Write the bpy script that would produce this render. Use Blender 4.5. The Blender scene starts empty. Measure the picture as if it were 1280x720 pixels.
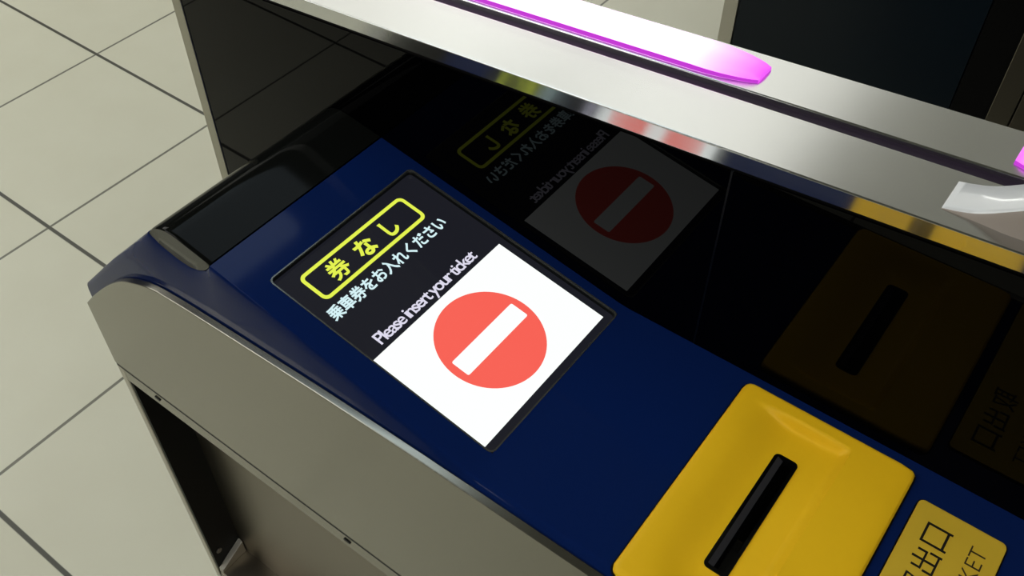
import bpy, bmesh, math
from mathutils import Matrix, Vector

# ------------------------------------------------------------------ scene
C = bpy.context.scene.collection
S = 1.42                       # metres per survey unit; survey origin is the camera
def W(x, y, z):                # survey units (z from the camera) -> metres, floor at 0
    return Vector((x * S, y * S, (z + 1.0) * S))

cam = bpy.data.cameras.new('camera')
cam.sensor_width = 36.0
cam.lens = 34.1702
cam.clip_start = 0.01
co = bpy.data.objects.new('camera', cam)
C.objects.link(co)
RM = [[-0.79973646, 0.44540872, -0.40253281], [-0.60032911, -0.58755899, 0.54256741], [0.00515248, 0.6755631, 0.73728417]]
m = Matrix(RM).to_4x4()
m.translation = Vector((0, 0, S))
co.matrix_world = m
bpy.context.scene.camera = co

sc = bpy.context.scene
sc.view_settings.view_transform = 'Standard'
sc.view_settings.look = 'None'
sc.view_settings.gamma = 1.0
sc.view_settings.use_curve_mapping = False
sc.view_settings.exposure = 0.0

world = bpy.data.worlds.new('world')
sc.world = world
world.use_nodes = True
bg = world.node_tree.nodes['Background']
bg.inputs[0].default_value = (0.80, 0.82, 0.78, 1)
bg.inputs[1].default_value = 0.10

# ------------------------------------------------------------------ materials
def mat(name, col, rough=0.5, metal=0.0, ior=1.45, spec=0.5, emit=None, estr=0.0, coat=0.0):
    M = bpy.data.materials.new(name)
    M.use_nodes = True
    b = M.node_tree.nodes['Principled BSDF']
    b.inputs['Base Color'].default_value = (*col, 1)
    b.inputs['Roughness'].default_value = rough
    b.inputs['Metallic'].default_value = metal
    b.inputs['IOR'].default_value = ior
    b.inputs['Specular IOR Level'].default_value = spec
    b.inputs['Coat Weight'].default_value = coat
    if emit:
        b.inputs['Emission Color'].default_value = (*emit, 1)
        b.inputs['Emission Strength'].default_value = estr
    return M

def noisy(M, scale, amount, stretch=(1, 1, 1), rough_amt=0.0, bump=0.0, detail=4):
    """slow colour mottling, roughness variation and a fine bump from one noise"""
    nt = M.node_tree; N = nt.nodes; L = nt.links
    b = N['Principled BSDF']
    tc = N.new('ShaderNodeTexCoord'); mp = N.new('ShaderNodeMapping')
    mp.inputs['Scale'].default_value = stretch
    L.new(tc.outputs['Object'], mp.inputs['Vector'])
    no = N.new('ShaderNodeTexNoise'); no.inputs['Scale'].default_value = scale
    no.inputs['Detail'].default_value = detail
    L.new(mp.outputs[0], no.inputs['Vector'])
    if amount:
        base = b.inputs['Base Color'].default_value[:3]
        mx = N.new('ShaderNodeMix'); mx.data_type = 'RGBA'
        mx.inputs[6].default_value = (*[c * (1 - amount) for c in base], 1)
        mx.inputs[7].default_value = (*[min(1, c * (1 + amount)) for c in base], 1)
        L.new(no.outputs['Fac'], mx.inputs[0]); L.new(mx.outputs[2], b.inputs['Base Color'])
    if rough_amt:
        r = b.inputs['Roughness'].default_value
        mr = N.new('ShaderNodeMapRange')
        mr.inputs['To Min'].default_value = max(0, r - rough_amt)
        mr.inputs['To Max'].default_value = r + rough_amt
        L.new(no.outputs['Fac'], mr.inputs['Value']); L.new(mr.outputs[0], b.inputs['Roughness'])
    if bump:
        bp = N.new('ShaderNodeBump'); bp.inputs['Strength'].default_value = bump
        bp.inputs['Distance'].default_value = 0.0005
        L.new(no.outputs['Fac'], bp.inputs['Height']); L.new(bp.outputs[0], b.inputs['Normal'])
    return M

def brushed(name, col, rough, aniso=0.85, amount=0.05):
    """stainless steel brushed along the gate's length"""
    M = mat(name, col, rough, 1.0)
    b = M.node_tree.nodes['Principled BSDF']
    b.inputs['Anisotropic'].default_value = aniso
    b.inputs['Anisotropic Rotation'].default_value = 0.25
    cx = M.node_tree.nodes.new('ShaderNodeCombineXYZ'); cx.inputs[0].default_value = 1.0
    M.node_tree.links.new(cx.outputs[0], b.inputs['Tangent'])
    return noisy(M, 1.0, amount, (6, 500, 500), 0.015, 0.0, 4)

steel = brushed('brushed_steel', (0.31, 0.30, 0.258), 0.25, 0.85, 0.035)
steel_rail = brushed('brushed_steel_rail', (0.62, 0.628, 0.625), 0.165, 1.0, 0.03)
steel_trim = mat('steel_trim', (0.50, 0.48, 0.43), 0.35, 1.0)
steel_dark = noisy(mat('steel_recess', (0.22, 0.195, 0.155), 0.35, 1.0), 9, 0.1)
blue = noisy(mat('blue_gloss_plastic', (0.003, 0.013, 0.080), 0.06, ior=1.46, spec=0.10), 900, 0.05, rough_amt=0.015)
black_gloss = mat('black_gloss', (0.002, 0.0022, 0.0025), 0.03, ior=1.46)
black_glass = mat('black_glass', (0.0006, 0.0006, 0.0008), 0.0, ior=1.40, spec=0.12)
black_smooth = noisy(mat('black_smoked_plastic', (0.004, 0.0044, 0.004), 0.06, ior=1.45, spec=0.05), 30, 0.2, rough_amt=0.02)
olive = mat('smoked_edge_plastic', (0.033, 0.033, 0.025), 0.25)
black_matt = mat('black_matt', (0.003, 0.003, 0.003), 0.4, spec=0.15)
rubber = mat('dark_seal', (0.020, 0.012, 0.026), 0.5, spec=0.2)
yellow = noisy(mat('yellow_plastic', (0.86, 0.51, 0.010), 0.48, spec=0.25), 25, 0.05, rough_amt=0.05)
yellow_label = noisy(mat('yellow_label', (0.60, 0.40, 0.03), 0.5, spec=0.3), 18, 0.05)
ink = mat('black_ink', (0.006, 0.004, 0.003), 0.5)
ink_thin = mat('brown_ink', (0.035, 0.022, 0.006), 0.5)
white_plastic = mat('white_gloss_plastic', (0.72, 0.73, 0.75), 0.14, coat=0.3)
lcd_black = mat('lcd_dark', (0.004, 0.004, 0.005), 0.06, ior=1.4, emit=(0.55, 0.58, 0.85), estr=0.018)
lcd_white = mat('lcd_white', (0.02, 0.02, 0.02), 0.1, emit=(0.96, 1.0, 0.97), estr=1.02)
lcd_red = mat('lcd_red', (0.02, 0.02, 0.02), 0.1, emit=(0.93, 0.115, 0.085), estr=1.0)
lcd_yellow = mat('lcd_yellow', (0.02, 0.02, 0.02), 0.1, emit=(0.76, 0.87, 0.07), estr=1.0)
lcd_cyan = mat('lcd_pale_cyan', (0.02, 0.02, 0.02), 0.1, emit=(0.66, 0.88, 0.92), estr=1.0)
lcd_lilac = mat('lcd_pale_lilac', (0.02, 0.02, 0.02), 0.1, emit=(0.72, 0.70, 0.84), estr=1.0)
screen_wall = mat('screen_recess_black', (0.006, 0.007, 0.007), 0.25)
bezel_mat = mat('bezel_edge', (0.20, 0.21, 0.20), 0.18, 0.8)
def led_material(name, x_tip, x_core):
    """diffuser: white hot over the diodes, magenta towards the unlit tip"""
    M = mat(name, (0.5, 0.2, 0.5), 0.4)
    nt = M.node_tree; N = nt.nodes; L = nt.links; b = N['Principled BSDF']
    ge = N.new('ShaderNodeNewGeometry'); sp = N.new('ShaderNodeSeparateXYZ'); L.new(ge.outputs['Position'], sp.inputs[0])
    mr = N.new('ShaderNodeMapRange'); mr.inputs['From Min'].default_value = x_tip * S; mr.inputs['From Max'].default_value = x_core * S
    L.new(sp.outputs[0], mr.inputs['Value'])
    cr = N.new('ShaderNodeValToRGB'); e = cr.color_ramp.elements
    e[0].position = 0.0; e[0].color = (0.80, 0.06, 0.88, 1)
    e[1].position = 1.0; e[1].color = (1.0, 0.62, 1.0, 1)
    k = e.new(0.22); k.color = (0.95, 0.18, 1.0, 1)
    L.new(mr.outputs[0], cr.inputs[0]); L.new(cr.outputs[0], b.inputs['Emission Color'])
    m2 = N.new('ShaderNodeMapRange'); m2.inputs['To Min'].default_value = 0.95; m2.inputs['To Max'].default_value = 2.1
    L.new(mr.outputs[0], m2.inputs['Value']); L.new(m2.outputs[0], b.inputs['Emission Strength'])
    return M
led_skirt = mat('led_skirt', (0.15, 0.01, 0.2), 0.4, emit=(0.48, 0.035, 0.56), estr=1.0)
navy_panel = noisy(mat('navy_dark_panel', (0.0035, 0.0075, 0.012), 0.3, spec=0.25), 12, 0.12)
screw_mat = mat('screw_steel', (0.3, 0.28, 0.25), 0.4, 1.0)

# floor tiles: big pale squares, dark joints, on the two measured pitches
def tile_material():
    M = mat('floor_tiles', (0.5, 0.5, 0.4), 0.42, spec=0.4)
    nt = M.node_tree; N = nt.nodes; L = nt.links; b = N['Principled BSDF']
    tc = N.new('ShaderNodeTexCoord'); sp = N.new('ShaderNodeSeparateXYZ')
    L.new(tc.outputs['Object'], sp.inputs[0])
    def mth(op, a, bb=None, cc=None):
        n = N.new('ShaderNodeMath'); n.operation = op
        for i, v in enumerate((a, bb, cc)):
            if v is None: continue
            if isinstance(v, (int, float)): n.inputs[i].default_value = v
            else: L.new(v, n.inputs[i])
        return n.outputs[0]
    def joint(sock, off, pitch, half):
        t = mth('ADD', sock, -off * S)
        t = mth('DIVIDE', t, pitch * S)
        r = mth('ROUND', t)
        d = mth('MULTIPLY', mth('ABSOLUTE', mth('SUBTRACT', t, r)), pitch * S)
        mr = N.new('ShaderNodeMapRange'); mr.interpolation_type = 'SMOOTHSTEP'
        mr.inputs['From Min'].default_value = half * 1.25; mr.inputs['From Max'].default_value = half * 0.75
        L.new(d, mr.inputs['Value'])
        return mr.outputs[0], r
    jx, ix = joint(sp.outputs[0], 1.1627, 0.3132, 0.0030)
    jy, iy = joint(sp.outputs[1], -0.7405, 0.3200, 0.0040)
    j = mth('MAXIMUM', mth('MULTIPLY', jx, 0.82), jy)
    # each tile its own slight tone
    cb = N.new('ShaderNodeCombineXYZ')
    L.new(mth('FLOOR', mth('DIVIDE', mth('ADD', sp.outputs[0], -1.1627 * S), 0.3132 * S)), cb.inputs[0])
    L.new(mth('FLOOR', mth('DIVIDE', mth('ADD', sp.outputs[1], 0.7405 * S), 0.32 * S)), cb.inputs[1])
    wn = N.new('ShaderNodeTexWhiteNoise'); L.new(cb.outputs[0], wn.inputs['Vector'])
    no = N.new('ShaderNodeTexNoise'); no.inputs['Scale'].default_value = 7; no.inputs['Detail'].default_value = 5
    L.new(tc.outputs['Object'], no.inputs['Vector'])
    f = mth('ADD', mth('MULTIPLY', wn.outputs['Value'], 0.25), mth('MULTIPLY', no.outputs['Fac'], 0.75))
    mx = N.new('ShaderNodeMix'); mx.data_type = 'RGBA'
    mx.inputs[6].default_value = (0.50, 0.485, 0.385, 1); mx.inputs[7].default_value = (0.57, 0.565, 0.465, 1)
    L.new(f, mx.inputs[0])
    mj = N.new('ShaderNodeMix'); mj.data_type = 'RGBA'
    mj.inputs[7].default_value = (0.060, 0.060, 0.048, 1)
    L.new(j, mj.inputs[0]); L.new(mx.outputs[2], mj.inputs[6]); L.new(mj.outputs[2], b.inputs['Base Color'])
    bp = N.new('ShaderNodeBump'); bp.inputs['Distance'].default_value = 0.0015; bp.inputs['Strength'].default_value = 0.6
    L.new(mth('SUBTRACT', 1.0, j), bp.inputs['Height']); L.new(bp.outputs[0], b.inputs['Normal'])
    return M
tiles = tile_material()
ceiling_mat = noisy(mat('ceiling_paint', (0.22, 0.22, 0.21), 0.8), 3, 0.1)
def glow_mat(name, strength, col=(1.0, 0.995, 0.93)):
    return mat(name, (0.8, 0.8, 0.8), 0.5, emit=col, estr=strength)

# ------------------------------------------------------------------ mesh helpers
def wloc(p):
    v = Vector((0, 0, 0))
    while p is not None:
        v = v + p.location; p = p.parent
    return v

def obj(name, bm, material, parent=None, smooth=None, bevel=None, segs=2):
    """link a bmesh given in world metres as ONE mesh object"""
    off = wloc(parent)
    bmesh.ops.remove_doubles(bm, verts=bm.verts, dist=1e-6)
    bmesh.ops.recalc_face_normals(bm, faces=bm.faces)
    for v in bm.verts: v.co -= off
    me = bpy.data.meshes.new(name); bm.to_mesh(me); bm.free()
    mats = material if isinstance(material, (list, tuple)) else [material]
    for x in mats: me.materials.append(x)
    o = bpy.data.objects.new(name, me); C.objects.link(o); o.parent = parent
    if bevel:
        b = o.modifiers.new('bevel', 'BEVEL'); b.width = bevel; b.segments = segs; b.limit_method = 'ANGLE'
        b.angle_limit = math.radians(35)
        b.harden_normals = True
    if smooth or bevel:
        for p in me.polygons: p.use_smooth = True
        if not bevel:
            e = o.modifiers.new('split', 'EDGE_SPLIT'); e.split_angle = math.radians(smooth or 35)
    return o

def thing(name, label, cat, loc, group=None):
    o = bpy.data.objects.new(name, None); C.objects.link(o); o.location = loc
    o.empty_display_size = 0.1
    o['label'] = label; o['category'] = cat
    if group: o['group'] = group
    return o

def structure(name, bm, m_):
    o = obj(name, bm, m_); o['kind'] = 'structure'; return o

def add_hull(bm, bot, top):
    """closed prism between two equal loops of world points"""
    a = [bm.verts.new(p) for p in bot]; b = [bm.verts.new(p) for p in top]
    n = len(a)
    bm.faces.new(a[::-1]); bm.faces.new(b)
    for i in range(n): bm.faces.new((a[i], a[(i + 1) % n], b[(i + 1) % n], b[i]))

def add_box(bm, x0, x1, y0, y1, z0, z1):
    add_hull(bm, [W(x0, y0, z0), W(x1, y0, z0), W(x1, y1, z0), W(x0, y1, z0)],
             [W(x0, y0, z1), W(x1, y0, z1), W(x1, y1, z1), W(x0, y1, z1)])

def box(*a):
    bm = bmesh.new(); add_box(bm, *a); return bm

def add_sheet(bm, rows):
    vs = [[bm.verts.new(p) for p in r] for r in rows]
    fs = []
    for i in range(len(vs) - 1):
        for j in range(len(vs[0]) - 1):
            fs.append(bm.faces.new((vs[i][j], vs[i + 1][j], vs[i + 1][j + 1], vs[i][j + 1])))
    return fs

def interp(pts, x):
    if x <= pts[0][0]: return pts[0][1]
    for (a, b), (c, d) in zip(pts, pts[1:]):
        if x <= c:
            t = (x - a) / (c - a); return b + (d - b) * t
    return pts[-1][1]

def smooth_pts(pts, n=2):
    for _ in range(n):           # corner cutting keeps the end points
        q = [pts[0]]
        for (a, b), (c, d) in zip(pts, pts[1:]):
            q += [(a * .75 + c * .25, b * .75 + d * .25), (a * .25 + c * .75, b * .25 + d * .75)]
        pts = q + [pts[-1]]
    return pts

def rrect(u0, v0, u1, v1, r, n=5):
    out = []
    for cx, cy, a0 in ((u1 - r, v1 - r, 0), (u0 + r, v1 - r, 90), (u0 + r, v0 + r, 180), (u1 - r, v0 + r, 270)):
        for k in range(n + 1):
            a = math.radians(a0 + 90 * k / n); out.append((cx + r * math.cos(a), cy + r * math.sin(a)))
    return out

def rot_rrect(u0, v0, u1, v1, r, n=5): return rrect(u0, v0, u1, v1, r, n)

# a flat drawing frame: u to the wall, v up the page, w out of the surface
class Frame:
    def __init__(s, O, eu, ev):
        s.O = Vector(O); s.u = Vector(eu).normalized(); s.v = Vector(ev).normalized(); s.w = s.u.cross(s.v)
    def __call__(s, u, v, w=0):
        p = s.O + s.u * u + s.v * v + s.w * w; return W(*p)

def plate(bm, F, loop, w0, w1):
    add_hull(bm, [F(u, v, w0) for u, v in loop], [F(u, v, w1) for u, v in loop])

def ring(bm, F, outer, inner, w0, w1):
    n = len(outer)
    o0 = [bm.verts.new(F(u, v, w0)) for u, v in outer]; o1 = [bm.verts.new(F(u, v, w1)) for u, v in outer]
    i0 = [bm.verts.new(F(u, v, w0)) for u, v in inner]; i1 = [bm.verts.new(F(u, v, w1)) for u, v in inner]
    for k in range(n):
        q = (k + 1) % n
        bm.faces.new((o1[k], o1[q], i1[q], i1[k])); bm.faces.new((o0[q], o0[k], i0[k], i0[q]))
        bm.faces.new((o0[k], o0[q], o1[q], o1[k])); bm.faces.new((i0[q], i0[k], i1[k], i1[q]))

def add_text(bm, F, s, u0, v0, u1, v1, w0, w1, weight=0.0, spacing=1.0, skew=0.0):
    """type s and fit its ink box to the rectangle on frame F"""
    cu = bpy.data.curves.new('type', 'FONT'); cu.body = s; cu.size = 1.0; cu.offset = weight
    cu.space_character = spacing; cu.resolution_u = 4; cu.extrude = 0.5; cu.fill_mode = 'BOTH'
    o = bpy.data.objects.new('lettering_source', cu); C.objects.link(o)
    dg = bpy.context.evaluated_depsgraph_get(); dg.update()
    me = bpy.data.meshes.new_from_object(o.evaluated_get(dg))
    xs = [v.co.x for v in me.vertices]; ys = [v.co.y for v in me.vertices]
    xa, xb, ya, yb = min(xs), max(xs), min(ys), max(ys)
    vs = []
    for v in me.vertices:
        u = u0 + (v.co.x - xa) / (xb - xa) * (u1 - u0); t = v0 + (v.co.y - ya) / (yb - ya) * (v1 - v0)
        vs.append(bm.verts.new(F(u + skew * (t - v0), t, w0 + (v.co.z + 0.5) * (w1 - w0))))
    for p in me.polygons:
        try: bm.faces.new([vs[i] for i in p.vertices])
        except ValueError: pass
    bpy.data.objects.remove(o); bpy.data.curves.remove(cu); bpy.data.meshes.remove(me)

# ------------------------------------------------------------------ the setting
bm = bmesh.new()
add_hull(bm, [Vector(p) for p in ((-5, -7, -.05), (9, -7, -.05), (9, 5, -.05), (-5, 5, -.05))],
         [Vector(p) for p in ((-5, -7, 0), (9, -7, 0), (9, 5, 0), (-5, 5, 0))])
structure('floor', bm, tiles)
ZC = 1.04
bm = bmesh.new()
add_hull(bm, [Vector(p) for p in ((-5, -7, 2.93), (9, -7, 2.93), (9, 5, 2.93), (-5, 5, 2.93))],
         [Vector(p) for p in ((-5, -7, 3.0), (9, -7, 3.0), (9, 5, 3.0), (-5, 5, 3.0))])
structure('ceiling', bm, ceiling_mat)
# unseen glowing ceiling panels: some follow reflections, others are added to brighten things (survey units)
PANELS = [  # x0,x1,y0,y1,strength
    (0.72, 1.50, -0.86, -0.20, 2.3),  # ceiling glow shaped for the pale patch reflected in the blue deck
    (0.765, 1.44, -4.80, -1.20, 1.1),
    (1.56, 3.40, -4.80, -1.20, 1.15),
    (1.05, 2.8, 0.45, 1.1, 5.0),  # added key light for the floor
    (1.05, 3.6, 1.9, 2.5, 4.0),
    (2.6, 4.6, -0.9, 0.3, 4.5),
    (-1.5, 0.0, 0.1, 1.0, 2.8),  # added behind the camera to brighten the yellow plate
    (-0.3, 0.74, -3.60, -1.50, 0.12),  # added faint glow that lifts the reflection in the near handrail
    (2.4, 4.6, -5.9, -4.85, 7.0),  # added to brighten the floor of the far aisle
]
for i, (x0, x1, y0, y1, st) in enumerate(PANELS):
    bm = box(x0, x1, y0, y1, ZC - .012, ZC + .02)
    o = structure('unseen_glow_panel_%d' % (i + 1), bm, glow_mat('panel_%d' % i, st, (0.72, 0.88, 1.0) if i == 0 else (1.0, 0.995, 0.93)))

# ------------------------------------------------------------------ our ticket gate
GY = -0.2425                    # black glass plane
XN = 0.3715                     # nose end
XR = -0.55                      # run of the gate behind the camera
gate = thing('ticket_gate',
             'steel and blue ticket gate with a lit no-entry screen and yellow ticket slot',
             'ticket gate', W(0, -0.19, -1), 'ticket gates')

SL = 0.186
def ztop(x):                    # blue deck: flat, then the tilted screen deck
    if x < 0.118: return -0.3025
    if x < 0.126: return -0.3025 + SL * (x - 0.118) ** 2 / 0.016
    return -0.3025 + SL * (x - 0.122)
cover_prof = smooth_pts([(0.2546, -0.2776), (0.2680, -0.2752), (0.2765, -0.2737), (0.2825, -0.2743), (0.2885, -0.2772), (0.2934, -0.2818), (0.2950, -0.2900)], 2)
cover_foot = [(0.2540, -0.2780), (0.2550, -0.2796), (0.2580, -0.2832), (0.2620, -0.2858), (0.2681, -0.2882), (0.2762, -0.2882), (0.2860, -0.2862),
              (0.2934, -0.2822), (0.3095, -0.2984), (0.3310, -0.3196), (0.3545, -0.3442), (0.3715, -0.3620)]
plate_prof = smooth_pts([(XR, -0.3040), (0.12, -0.3040), (0.18, -0.3052), (0.2237, -0.3075), (0.2638, -0.3100), (0.2800, -0.3112),
                         (0.2980, -0.3135), (0.3155, -0.3215), (0.3265, -0.3286), (0.3408, -0.3410), (0.3600, -0.3605), (0.3715, -0.3735)], 2)
def yridge(x): return -0.142
def zridge(x): return ztop(x) if x <= 0.2540 else interp(cover_foot, x)
U0, U1 = -0.1526, -0.2372       # screen opening, y limits
V0X, V1X = 0.1216, 0.2328       # screen opening, x limits

# blue housing
xs = [XR, -0.3, -0.1, -0.0035, 0.0, 0.03, 0.0605, 0.1, 0.112, 0.118, 0.120, V0X, 0.124, 0.126, 0.15, 0.18, 0.21, V1X, 0.244, 0.2540]
xn = [p[0] for p in cover_foot[1:8]] + [0.2934 + (0.3715 - 0.2934) * k / 14 for k in range(1, 15)]
xn = sorted(set(xn + [0.265, 0.272, 0.281, 0.2895]))
bm = bmesh.new()
rows = []
for x in xs + xn:
    s = min(1, max(0, (x - 0.2840) / 0.030)); s2 = s * s * (3 - 2 * s)
    yr, zr = yridge(x), zridge(x)
    ye, ze = -0.1387, interp(plate_prof, x) - 0.001
    r = [W(x, yr + (U0 - yr) * 0 - 0.0, zr)]
    for fa, fb, ga, gb in ((.10, .22, .01, .0), (.30, .48, .08, .01), (.50, .70, .30, .04), (.80, .88, .62, .14), (.95, .97, .85, .36), (1, 1, 1, 1)):
        fy = fa + (fb - fa) * s2; fz = ga + (gb - ga) * s2
        r.append(W(x, yr + (ye - yr) * fy, zr + (ze - zr) * fz))
    rows.append((x, r))
add_sheet(bm, [r for x, r in rows])
# deck: strips across, with the screen opening left out
ys = [GY, U1, U0]
for (xa, ra), (xb, rb) in zip(rows[:len(xs)], rows[1:len(xs)]):
    cols = [GY, U1, -0.2360, U0, -0.1430, -0.142]
    for ya, yb in zip(cols, cols[1:]):
        if min(U0, U1) < (ya + yb) / 2 < max(U0, U1) and xa >= V0X - 1e-6 and xb <= V1X + 1e-6: continue
        if -0.2360 < (ya + yb) / 2 < -0.1430 and -0.0036 < xa and xb < 0.0606: continue      # well under the ticket plate
        bm.faces.new([bm.verts.new(W(*p)) for p in ((xa, ya, ztop(xa)), (xb, ya, ztop(xb)), (xb, yb, ztop(xb)), (xa, yb, ztop(xa)))])
# under the black cover and the end face
for (xa, ra), (xb, rb) in zip(rows[len(xs) - 1:], rows[len(xs):]):
    bm.faces.new([bm.verts.new(p) for p in (W(xa, GY, zridge(xa) - .0002), W(xb, GY, zridge(xb) - .0002), rb[0], ra[0])])
end = rows[-1][1]
vs = [bm.verts.new(p) for p in [W(XN, GY, zridge(XN))] + list(end) + [W(XN, -0.1387, -0.40), W(XN, GY, -0.40)]]
bm.faces.new(vs)
obj('housing', bm, blue, gate, smooth=32)

# smoked black cover over the nose
bm = bmesh.new()
rr = []
YC = -0.1422
for x, z in cover_prof:
    lip = 0.0007
    rr.append([W(x, GY + .0002, z), W(x, YC - 0.0022, z), W(x, YC - 0.0007, z - lip * .25), W(x, YC, z - lip)])
add_sheet(bm, rr)
bm.faces.new([bm.verts.new(p) for p in rr[-1] + [W(0.2950, YC, -.300), W(0.2950, GY + .0002, -.300)]])
cover = obj('nose_cover', bm, black_smooth, gate, smooth=50)
bm = bmesh.new()
rr = []
for x, z in cover_prof[:-1]:
    zb = min(interp(cover_foot, x), z - .0008)
    rr.append([W(x, YC, z - .0007), W(x, YC + .0003, (z + zb) / 2), W(x, YC + .0006, zb + .0003), W(x, YC + .0001, zb - .0002)])
add_sheet(bm, rr)
e = obj('cover_edge', bm, olive, cover, smooth=50); e['label'] = 'olive grey moulded edge of the black cover'

# steel side plate with its curved top edge
bm = bmesh.new()
prof = plate_prof
loop = [(x, z) for x, z in prof] + [(XN, -0.4224), (XR, -0.4224)]
add_hull(bm, [W(x, -0.1385, z) for x, z in loop], [W(x, -0.135, z) for x, z in loop])
sp_ = obj('side_panel', bm, steel, gate, bevel=0.0008, segs=3)
obj('panel_joint', box(XR, 0.3700, -0.1380, -0.13495, -0.4240, -0.4222), black_matt, sp_)
# the slim end post, lip and the recess beneath
bm = bmesh.new()
add_box(bm, 0.3662, XN, -0.160, -0.1352, -1.0, -0.4232)
obj('end_post', bm, steel_trim, gate, bevel=0.001)
bm = bmesh.new()
add_box(bm, XR, 0.3655, -0.1385, -0.1352, -0.4345, -0.4239)
lip = obj('lower_lip', bm, steel, gate)
for x in (0.338, 0.198, 0.05):
    b2 = bmesh.new(); F = Frame((x, -0.1352, -0.4285), (-1, 0, 0), (0, 0, 1))
    plate(b2, F, rrect(-.0022, -.001, .0022, .001, .0009, 3), 0, 0.0006)
    obj('latch_pin', b2, black_matt, lip)
bm = bmesh.new()
add_box(bm, 0.3642, 0.3662, -0.160, -0.136, -0.662, -0.4345)
g_ = bmesh.new()
obj('recess_side', bm, black_matt, gate)
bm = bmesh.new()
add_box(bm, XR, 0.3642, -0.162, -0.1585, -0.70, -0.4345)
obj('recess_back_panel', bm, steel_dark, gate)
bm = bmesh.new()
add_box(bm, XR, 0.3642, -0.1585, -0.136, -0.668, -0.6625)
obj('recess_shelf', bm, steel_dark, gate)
bm = bmesh.new()
add_hull(bm, [W(0.3600, -0.136, -0.6625), W(0.3642, -0.136, -0.6625), W(0.3642, -0.158, -0.6625), W(0.3600, -0.158, -0.6625)],
         [W(0.3600, -0.136, -0.6600), W(0.3642, -0.136, -0.6590), W(0.3642, -0.158, -0.6470), W(0.3600, -0.158, -0.6480)])
br = obj('corner_bracket', bm, steel_trim, gate, bevel=0.0006)
bm = bmesh.new(); F = Frame((0.3642, -0.141, -0.640), (0, 1, 0), (0, 0, 1))
F.w = Vector((-1, 0, 0))
plate(bm, F, [(.0022 * math.cos(a * math.pi / 8), .0022 * math.sin(a * math.pi / 8)) for a in range(16)], 0, .0014)
obj('screw', bm, screw_mat, br, bevel=0.0006)
bm = bmesh.new()
add_box(bm, XR, 0.3642, -0.1385, -0.1352, -1.0, -0.668)
obj('lower_panel', bm, steel, gate)
# end wall and core of the cabinet
bm = bmesh.new()
add_box(bm, 0.3660, XN, GY + .0002, -0.160, -1.0, -0.372)
obj('end_panel', bm, steel_trim, gate)

# black glass wall, in two panes with a fine seam between them
ZG0 = -0.2035 - .0004
def zr(x): return -0.195 - 0.0875 * x     # handrail top
def glass(x0, x1, name):
    b = bmesh.new()
    add_hull(b, [W(x0, GY - .004, -1), W(x1, GY - .004, -1), W(x1, GY, -1), W(x0, GY, -1)],
             [W(x0, GY - .004, zr(x0) - .0095), W(x1, GY - .004, zr(x1) - .0095), W(x1, GY, zr(x1) - .0095), W(x0, GY, zr(x0) - .0095)])
    return obj(name, b, black_glass, gate)
glass(0.0894, 0.3820, 'glass_panel')
glass(XR, 0.0886, 'glass_panel')
b = bmesh.new()
add_hull(b, [W(.0886, GY - .004, -.31), W(.0894, GY - .004, -.31), W(.0894, GY - .0001, -.31), W(.0886, GY - .0001, -.31)],
         [W(.0886, GY - .004, -.212), W(.0894, GY - .004, -.212), W(.0894, GY - .0001, -.212), W(.0886, GY - .0001, -.212)])
obj('glass_seam', b, mat('seam_grey', (0.002, 0.003, 0.005), 0.3, spec=0.2), gate)
b = bmesh.new()
add_hull(b, [W(.3820, -.297, -1), W(.3895, -.297, -1), W(.3895, GY + .0006, -1), W(.3820, GY + .0006, -1)],
         [W(.3820, -.297, zr(.382) - .0092), W(.3895, -.297, zr(.3895) - .0092), W(.3895, GY + .0006, zr(.3895) - .0092), W(.3820, GY + .0006, zr(.382) - .0092)])
obj('end_trim', b, mat('end_trim_steel', (0.40, 0.385, 0.33), 0.4, 1.0), gate, bevel=0.0008)
b = bmesh.new()
add_hull(b, [W(XR, -.296, -1), W(.3820, -.296, -1), W(.3820, GY - .0045, -1), W(XR, GY - .0045, -1)],
         [W(XR, -.296, zr(XR) - .009), W(.382, -.296, zr(.382) - .009), W(.382, GY - .0045, zr(.382) - .009), W(XR, GY - .0045, zr(XR) - .009)])
obj('core_cabinet', b, navy_panel, gate)

# handrail: two steel strips with a dark groove between
def rail_part(y0, y1, dz0, dz1, x0=XR, x1=0.405):
    b = bmesh.new()
    add_hull(b, [W(x0, y0, zr(x0) + dz0), W(x1, y0, zr(x1) + dz0), W(x1, y1, zr(x1) + dz0), W(x0, y1, zr(x0) + dz0)],
             [W(x0, y0, zr(x0) + dz1), W(x1, y0, zr(x1) + dz1), W(x1, y1, zr(x1) + dz1), W(x0, y1, zr(x0) + dz1)])
    return b
b = bmesh.new()
x0, x1 = XR, 0.405
add_hull(b, [W(x0, -0.2690, zr(x0) - .0082), W(x1, -0.2690, zr(x1) - .0082), W(x1, -0.2424, zr(x1) - .0082), W(x0, -0.2424, zr(x0) - .0082)],
         [W(x0, -0.2690, zr(x0)), W(x1, -0.2690, zr(x1)), W(x1, -0.2408, zr(x1)), W(x0, -0.2408, zr(x0))])
rail = obj('handrail', b, steel_rail, gate, bevel=0.0009, segs=3)
obj('rear_strip', rail_part(-0.2998, -0.2750, -0.0082, 0), steel_rail, rail, bevel=0.0010, segs=3)
obj('groove', rail_part(-0.2755, -0.2685, -0.0082, -0.0018), rubber, rail)
obj('under_rail_gap', rail_part(-0.2990, -0.2432, -0.0097, -0.0080), black_matt, rail)

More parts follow.
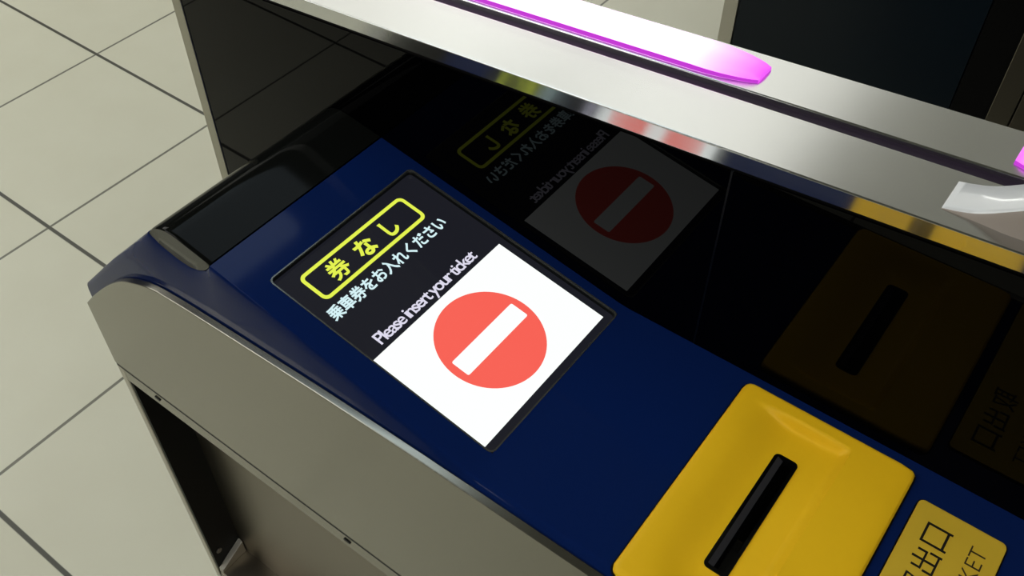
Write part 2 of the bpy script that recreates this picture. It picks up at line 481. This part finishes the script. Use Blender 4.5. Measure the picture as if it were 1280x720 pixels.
# magenta light bars on the rear strip
def light_bar(x0, x1, tipx, tag_):
    """x1 = body end that meets the tapered tip at tipx (tip towards tipx)"""
    sg = 1 if tipx > x1 else -1
    ya, yb, H = -0.2772, -0.2925, 0.0050
    def P(x, y, h): return W(x, y, zr(x) + h)
    b = bmesh.new()      # diffuser
    secs = []
    n = 10
    stations = [(x0, 0), (x1, 0)] + [(x1 + (tipx - x1) * k / n, k / n) for k in range(1, n + 1)]
    for x, t in stations:
        e = t * t
        a = ya - 0.0040 * e; c = yb + 0.0012 * e; h = 0.0014 + (H - 0.0014) * math.sqrt(max(0, 1 - t ** 2.2)) if t < 1 else 0.0014
        mid = (a + c) / 2
        lo = 0.0016 * (1 - t * .8)
        secs.append([P(x, a, lo), P(x, a - .0006, lo + (h - lo) * .6), P(x, a - .0025, h), P(x, mid, h + .0003), P(x, c + .0015, h), P(x, c, lo + (h - lo) * .6), P(x, c, 0)])
    fs = add_sheet(b, secs)
    b.faces.new([b.verts.new(p) for p in secs[0]])
    b.faces.new([b.verts.new(p) for p in secs[-1]])
    d = obj('light_bar', b, led_material('led_diffuser', tipx, x1 + (x1 - tipx) * .25), gate, smooth=60)
    d['label'] = tag_
    b = bmesh.new()
    secs = []
    for x, t in stations:
        e = t * t
        a = ya - 0.0040 * e; c = yb + 0.0012 * e
        lo = 0.0018 * (1 - t * .6)
        secs.append([P(x, a + .0004, 0.00005), P(x, a + .0002, lo), P(x, a - .0004, lo + .0001)])
    add_sheet(b, secs)
    obj('bar_skirt', b, led_skirt, d)
    b = bmesh.new()
light_bar(0.36, 0.126, 0.1010, 'long glowing white and magenta light bar')
light_bar(XR + .05, -0.006, 0.0142, 'second magenta light bar, just its tip in view')

# white glossy sensor pod rising from the handrail
tp = smooth_pts([(0.0249, -0.1968), (0.0225, -0.1958), (0.0150, -0.1935), (0.0060, -0.1872), (-0.004, -0.1800), (-0.02, -0.1740), (-0.06, -0.1735), (-0.075, -0.180), (-0.078, -0.188)], 2)
b = bmesh.new(); rows2 = []
for x, z in tp:
    zb = zr(x) - .0002; z = max(z, zb + .0004); r = min(0.0009, (z - zb) * .6); h = z - zb
    fl = min(0.0018, h * 0.22)
    rows2.append([W(x, -0.2483 + fl, zb), W(x, -0.2483 + .3 * fl, zb + h * .5), W(x, -0.2486, z - r), W(x, -0.2489 - r * .3, z - r * .3), W(x, -0.2489 - r, z),
                  W(x, -0.2634 + r, z), W(x, -0.2631 + r * .3, z - r * .3), W(x, -0.2634, z - r), W(x, -0.2634, zb)])
pf = add_sheet(b, rows2)
for i_f, f_ in enumerate(pf):
    if i_f % 8 < 2: f_.material_index = 1  # near face: darker reflected surroundings put into a beige colour
b.faces.new([b.verts.new(p) for p in rows2[0]]); b.faces.new([b.verts.new(p) for p in rows2[-1]])
o = obj('sensor_pod', b, [white_plastic, mat('shaded_white_plastic', (0.36, 0.31, 0.275), 0.3)], gate, smooth=45); o['label'] = 'white glossy sensor pod on the handrail'

# ------------------------------------------------------------------ the screen
cs = math.hypot(1, SL)
FS = Frame((0.122, -0.1526, -0.3025), (0, -1, 0), (1, 0, SL))
DEP = 0.0022
du, dv = 0.0012, 0.0011           # the display lies below the deck
UW, VH = 0.0846, 0.1126
b = bmesh.new()
outer = rrect(-.0004, -.0006, UW + .0004, VH + .0004, .0026)
inner = rrect(0.0002, 0.0000, UW - .0002, VH - .0002, .0021)
ring(b, FS, outer, inner, -.0006, .0004)
screen = obj('screen', b, bezel_mat, gate)
b = bmesh.new()
ring(b, FS, rrect(-.0006, -.0009, UW + .0006, VH + .0006, .0029), rrect(.0004, .0001, UW - .0004, VH - .0004, .0021), -DEP - .0005, -.0006)
obj('screen_recess', b, screen_wall, screen)
b = bmesh.new()
plate(b, FS, rrect(-.0004, -.0006, UW + .0004, VH + .0004, .002), -DEP - .0012, -DEP)
obj('display_panel', b, lcd_black, screen)
w0, w1 = -DEP, -DEP + .00012
b = bmesh.new()
plate(b, FS, [(0.0004, 0.0038), (0.0808, 0.0038), (0.0808, 0.0588), (0.0004, 0.0588)], w0, w1)
obj('sign_background', b, lcd_white, screen)
cu_, cv_, R_ = 0.0391 + du, 0.0306 + dv, 0.0228
b = bmesh.new()
plate(b, FS, [(cu_ + R_ * math.cos(a * math.pi / 36), cv_ + R_ * math.sin(a * math.pi / 36)) for a in range(72)], w1, w1 + .0001)
dsc = obj('no_entry_disc', b, lcd_red, screen)
b = bmesh.new()
plate(b, FS, rrect(cu_ - .0193, cv_ - .0043, cu_ + .0193, cv_ + .0043, .0008), w1 + .0001, w1 + .0002)
obj('no_entry_bar', b, lcd_white, dsc)
b = bmesh.new()
ring(b, FS, rrect(.0080 + du, .0895 + dv, .0698 + du, .1055 + dv, .0030), rrect(.0096 + du, .0911 + dv, .0682 + du, .1039 + dv, .0017), w0, w1)
obj('headline_frame', b, lcd_yellow, screen)
b = bmesh.new()
add_text(b, FS, '券', .0180 + du, .0925 + dv, .0280 + du, .1025 + dv, w0, w1, 0.024)
add_text(b, FS, 'な', .0340 + du, .0925 + dv, .0435 + du, .1020 + dv, w0, w1, 0.034)
add_text(b, FS, 'し', .0505 + du, .0925 + dv, .0572 + du, .1015 + dv, w0, w1, 0.040)
obj('headline_lettering', b, lcd_yellow, screen)
b = bmesh.new()
add_text(b, FS, '乗車券をお入れください', .0036 + du, .0798 + dv, .0728 + du, .0868 + dv, w0, w1, 0.024)
obj('message_lettering', b, lcd_cyan, screen)
b = bmesh.new()
add_text(b, FS, 'Please insert your ticket', .0077 + du, .0582 + dv, .0680 + du, .0655 + dv, w0, w1, 0.008, spacing=0.80)
obj('english_lettering', b, lcd_lilac, screen)

# ------------------------------------------------------------------ ticket slot plate
FD = Frame((0.0625, -0.1395, -0.3025), (0, -1, 0), (-1, 0, 0))     # u to the wall, v towards the user
FD.w = Vector((0, 0, 1))
PU, PV = 0.0985, 0.0680
SU0, SU1, SV0, SV1 = 0.0230, 0.0768, 0.0240, 0.0316                # slot opening
def plate_h(u, v):
    h = 0.0022
    # shallow trough around the slot
    fu = 1.0 if u < 0.0895 else max(0.0, 1 - (u - 0.0895) / 0.0032)
    fu = fu * fu * (3 - 2 * fu)
    fu *= min(1, max(0, (u - 0.004) / 0.012))
    if v < 0.028: t = min(1, max(0, (v - 0.006) / 0.018)); fv = t * t * (3 - 2 * t)
    elif v < 0.0425: fv = 1.0 - 0.25 * max(0, v - 0.034) / 0.0085
    else: t = max(0, (0.0455 - v) / 0.0030); fv = 0.75 * t
    return h - 0.0042 * fu * fv
us = sorted(set([0, .0006, .0012, .003, .005] + [.008 + k * .0042 for k in range(20)] + [SU0, SU1, .0855, .088, .0895, .0903, .0911, .0919, .0927, .0935, .094, .0965, PU - .0012, PU - .0006, PU]))
us = [u for u in us if 0 <= u <= PU]
vs_ = sorted(set([0, .0006, .0012, .003] + [.006 + k * .0022 for k in range(17)] + [SV0, SV1, .0340, .0425, .0440, .0450, .0455, .0462, .048, .05, .056, .062, PV - .0012, PV - .0006, PV]))
def rim(u, v, h):
    # rounded shoulder and corner rounding
    d = min(u, PU - u, v, PV - v)
    return h - 0.0012 * max(0, 1 - d / 0.0012) ** 2
def corner(u, v, r=.0035):
    cu = min(max(u, r), PU - r); cv = min(max(v, r), PV - r)
    a, c = u - cu, v - cv
    if a and c:
        mlen = max(abs(a), abs(c)); l = math.hypot(a, c); k = mlen / l
        return cu + a * k, cv + c * k
    return u, v
b = bmesh.new(); G = {}
for i, u in enumerate(us):
    for j, v in enumerate(vs_):
        cu, cv = corner(u, v)
        G[i, j] = b.verts.new(FD(cu, cv, rim(u, v, plate_h(u, v))))
for i in range(len(us) - 1):
    for j in range(len(vs_) - 1):
        um, vm = (us[i] + us[i + 1]) / 2, (vs_[j] + vs_[j + 1]) / 2
        if SU0 < um < SU1 and SV0 < vm < SV1: continue
        b.faces.new((G[i, j], G[i + 1, j], G[i + 1, j + 1], G[i, j + 1]))
# skirt down to the deck
edge = [(i, 0) for i in range(len(us))] + [(len(us) - 1, j) for j in range(1, len(vs_))] + \
       [(i, len(vs_) - 1) for i in range(len(us) - 2, -1, -1)] + [(0, j) for j in range(len(vs_) - 2, 0, -1)]
lo = []
for i, j in edge:
    cu, cv = corner(us[i], vs_[j]); lo.append(b.verts.new(FD(cu, cv, -0.0008)))
for k in range(len(edge)):
    q = (k + 1) % len(edge)
    b.faces.new((G[edge[k]], G[edge[q]], lo[q], lo[k]))
tplate = obj('ticket_slot_plate', b, yellow, gate, smooth=40)
tplate['label'] = 'glossy yellow plate around the ticket slot'
b = bmesh.new()
ring(b, FD, rrect(-.0006, -.0006, PU + .0006, PV + .0006, .004), rrect(.0002, .0002, PU - .0002, PV - .0002, .0035), -.0004, .0002)
obj('plate_joint', b, black_matt, tplate)
b = bmesh.new()
o_, i_ = rrect(SU0 - .0009, SV0 - .0008, SU1 + .0009, SV1 + .0008, .0020), rrect(SU0 + .0006, SV0 + .0006, SU1 - .0006, SV1 - .0006, .0010)
ring(b, FD, o_, i_, -.010, -.0017)
plate(b, FD, o_, -.0105, -.0098)
slot = obj('slot_mouth', b, black_gloss, tplate); slot['label'] = 'black slot mouth'
b = bmesh.new()
add_hull(b, [FD(SU0 + .0008, SV0 + .0006, -.0016), FD(SU1 - .0008, SV0 + .0006, -.0016), FD(SU1 - .0008, SV0 + .0026, -.0030), FD(SU0 + .0008, SV0 + .0026, -.0030)][::-1],
         [FD(SU0 + .0008, SV0 + .0006, -.0012), FD(SU1 - .0008, SV0 + .0006, -.0012), FD(SU1 - .0008, SV0 + .0028, -.0026), FD(SU0 + .0008, SV0 + .0028, -.0026)][::-1])
obj('slot_guide', b, mat('slot_guide_plastic', (0.035, 0.035, 0.04), 0.2), slot)

# the yellow label below it
b = bmesh.new()
FL = Frame((-0.0102, -0.1395, -0.3025), (0, -1, 0), (-1, 0, 0)); FL.w = Vector((0, 0, 1))
plate(b, FL, rrect(0, 0, 0.0895, 0.0308, .0022), 0, .0009)
lab = obj('exit_label', b, yellow_label, gate, bevel=0.0005); lab['label'] = 'yellow label lettered 取出口 TICKET'
b = bmesh.new()
ring(b, FL, rrect(-.0005, -.0005, .0900, .0313, .0026), rrect(.0001, .0001, .0894, .0307, .0021), -.0002, .0001)
obj('label_joint', b, black_matt, lab)
FT = Frame((-0.0102, 0, -0.3016), (0, -1, 0), (1, 0, 0))
b = bmesh.new()
add_text(b, FT, '口', .2128, -.0146, .2214, -.0056, 0, .0001, 0.0)
add_text(b, FT, '出', .2020, -.0146, .2106, -.0056, 0, .0001, 0.0)
add_text(b, FT, '取', .1908, -.0146, .1998, -.0056, 0, .0001, 0.0)
obj('kanji_lettering', b, ink, lab)
b = bmesh.new()
add_text(b, FT, 'TICKET', .1945, -.0262, .2215, -.0208, 0, .0001, -0.012)
obj('ticket_lettering', b, ink_thin, lab)

# ------------------------------------------------------------------ the next gate, across the far aisle
NY = -0.90
gate2 = thing('ticket_gate', 'dark ticket gate across the far aisle, navy side panel cut off by the top edge',
              'ticket gate', W(0, NY - .08, -1), 'ticket gates')
obj('side_panel', box(0.1232, 0.3640, NY - .15, NY, -1, -0.25), navy_panel, gate2)
obj('end_trim', box(0.3645, 0.3810, NY - .16, NY + .002, -1, -0.24), steel_trim, gate2, bevel=0.001)
obj('door_panel', box(0.0870, 0.1218, NY - .15, NY, -1, -0.25), black_matt, gate2)
obj('steel_column', box(0.0660, 0.0868, NY - .15, NY + .004, -1, -0.24), steel_dark, gate2, bevel=0.001)
obj('rear_panel', box(-0.5, 0.0645, NY - .15, NY + .003, -1, -0.24), steel_dark, gate2, bevel=0.001)
obj('top_cap', box(-0.5, 0.3815, NY - .165, NY + .006, -0.24, -0.225), steel_rail, gate2, bevel=0.001)
